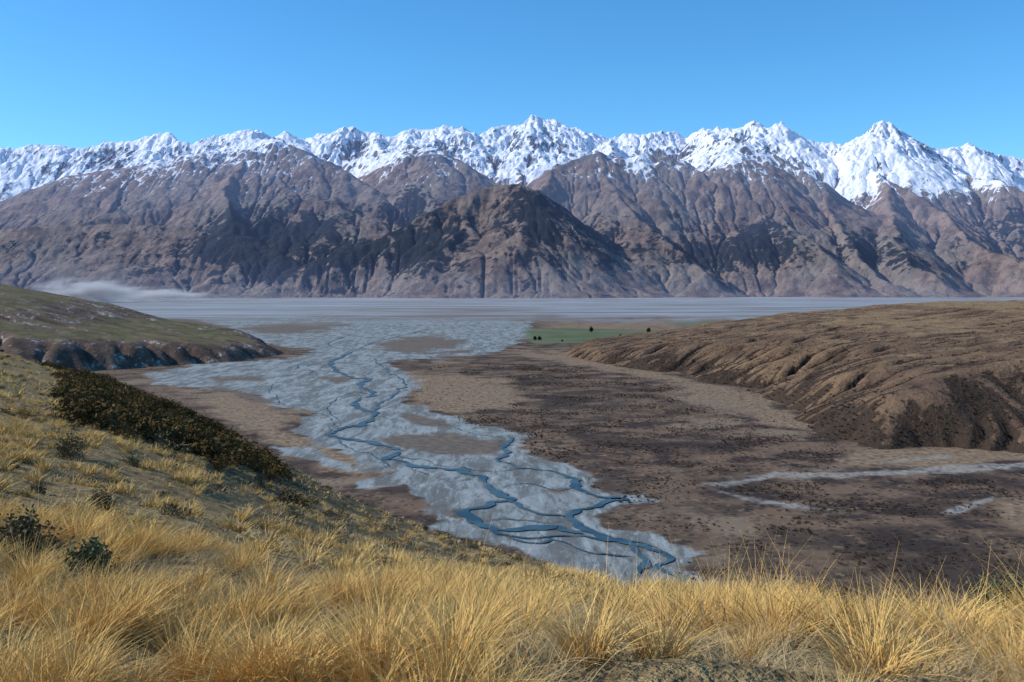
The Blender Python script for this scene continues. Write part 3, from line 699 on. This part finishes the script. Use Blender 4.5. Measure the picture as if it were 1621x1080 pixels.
# farm trees
bark=NT('bark'); barkm=bark.finish(bark.mix(bark.noise(3),(.05,.035,.025),(.10,.075,.05)))
leaft=blade_mat('conifer_leaf',(.012,.022,.012),(.035,.055,.028),(.02,.03,.018))
def tree(u_,v_,wpx,hpx,seed):
    x,y,_=pix(u_,v_); H=hpx/F*y; R=wpx/F*y/2; r_=np.random.default_rng(seed)
    co,fc,tn=twigleaf(900,R*.8,H*.62,R*.16,r_,26,14); co[:,2]+=H*.12
    par=bpy.data.objects.new('shelter_tree',None); link(par); par.location=(x,y,0)
    c_=poly_mesh('crown',co,fc,[leaft],col=tn); c_.parent=par
    tv=[];tf=[]; rings=[(0,.06),(.3,.045),(.6,.03),(.9,.008)]
    for zz,rad in rings:
        for j in range(8): tv.append((rad*H*math.cos(j*.785),rad*H*math.sin(j*.785),zz*H))
    for i in range(3):
        for j in range(8): tf.append((i*8+j,i*8+(j+1)%8,(i+1)*8+(j+1)%8,(i+1)*8+j))
    t_=poly_mesh('trunk',tv,tf,[barkm],smooth=True); t_.parent=par
for i,(a,b,c_,d_) in enumerate([(936,526,8,10),(1027,527,8,10),(983,536,10,8),(847,539,7,8),(854,539,7,8),(978,538,6,5),(890,541,4,4)]): tree(a,b,c_,d_,i)

# wind-blown dust over the far river plain
import bmesh
def dust(u_,v_,Y,wx_,wy_,hz,den):
    x,y,_=pix(u_,v_,Y)
    bm=bmesh.new(); bmesh.ops.create_icosphere(bm,subdivisions=3,radius=1.)
    me=bpy.data.meshes.new('dust_cloud'); bm.to_mesh(me); bm.free()
    o=link(bpy.data.objects.new('dust_cloud',me)); o.location=(x,y,hz*.55); o.scale=(wx_,wy_,hz)
    m=bpy.data.materials.new('dust_haze'); m.use_nodes=True; t=m.node_tree; t.nodes.clear()
    out=t.nodes.new('ShaderNodeOutputMaterial'); pv=t.nodes.new('ShaderNodeVolumePrincipled'); t.links.new(pv.outputs[0],out.inputs['Volume'])
    pv.inputs['Color'].default_value=(.93,.94,.96,1); pv.inputs['Anisotropy'].default_value=.2
    tc=t.nodes.new('ShaderNodeTexCoord'); nz=t.nodes.new('ShaderNodeTexNoise'); nz.inputs['Scale'].default_value=2.2; nz.inputs['Detail'].default_value=4
    ln=t.nodes.new('ShaderNodeVectorMath'); ln.operation='LENGTH'; t.links.new(tc.outputs['Object'],ln.inputs[0]); t.links.new(tc.outputs['Object'],nz.inputs['Vector'])
    s1=t.nodes.new('ShaderNodeMapRange'); s1.interpolation_type='SMOOTHSTEP'; s1.inputs[1].default_value=1.; s1.inputs[2].default_value=.2; t.links.new(ln.outputs['Value'],s1.inputs[0])
    s2=t.nodes.new('ShaderNodeMapRange'); s2.inputs[1].default_value=.42; s2.inputs[2].default_value=.7; t.links.new(nz.outputs['Fac'],s2.inputs[0])
    mu=t.nodes.new('ShaderNodeMath'); mu.operation='MULTIPLY'; t.links.new(s1.outputs[0],mu.inputs[0]); t.links.new(s2.outputs[0],mu.inputs[1])
    m2=t.nodes.new('ShaderNodeMath'); m2.operation='MULTIPLY'; t.links.new(mu.outputs[0],m2.inputs[0]); m2.inputs[1].default_value=den
    t.links.new(m2.outputs[0],pv.inputs['Density']); me.materials.append(m)
dust(135,466,8600,560,300,160,.024)
dust(240,472,9000,620,300,100,.018)

# ================================================================== LIGHT
el=math.radians(34); azs=math.radians(-88)
sv=Vector((math.sin(azs)*math.cos(el),math.cos(azs)*math.cos(el),math.sin(el)))
sl=bpy.data.lights.new('sun','SUN'); sl.energy=5.0; sl.angle=math.radians(.5); sl.color=(1,.955,.88)
so=link(bpy.data.objects.new('sun',sl)); so.rotation_euler=(-sv).to_track_quat('-Z','Y').to_euler(); so.location=(0,0,400)
wd=bpy.data.worlds.new('World'); scene.world=wd; wd.use_nodes=True; nt=wd.node_tree
bg=nt.nodes['Background']; sk=nt.nodes.new('ShaderNodeTexSky'); sk.sky_type='NISHITA'; sk.sun_disc=False
sk.sun_elevation=el; sk.sun_rotation=azs; sk.altitude=900; sk.air_density=1.0; sk.dust_density=.3; sk.ozone_density=3.0
mm=nt.nodes.new('ShaderNodeMix'); mm.data_type='RGBA'; mm.blend_type='MULTIPLY'; mm.inputs[0].default_value=1; mm.inputs[7].default_value=(.74,1.07,1.26,1)
hs=nt.nodes.new('ShaderNodeHueSaturation'); hs.inputs['Saturation'].default_value=1.10
nt.links.new(sk.outputs[0],mm.inputs[6]); nt.links.new(mm.outputs[2],hs.inputs['Color']); nt.links.new(hs.outputs[0],bg.inputs['Color']); bg.inputs['Strength'].default_value=.147
# ================================================================== CAMERA
cm=bpy.data.cameras.new('camera'); cm.lens=35; cm.sensor_width=36; cm.shift_y=-(540-HOR)/1621; cm.clip_start=.1; cm.clip_end=90000
co_=link(bpy.data.objects.new('camera',cm)); co_.location=(0,0,HC); co_.rotation_euler=(math.radians(90),0,0); scene.camera=co_
scene.view_settings.view_transform='Standard'; scene.view_settings.look='None'; scene.view_settings.exposure=0
print('done',time.time()-T0)
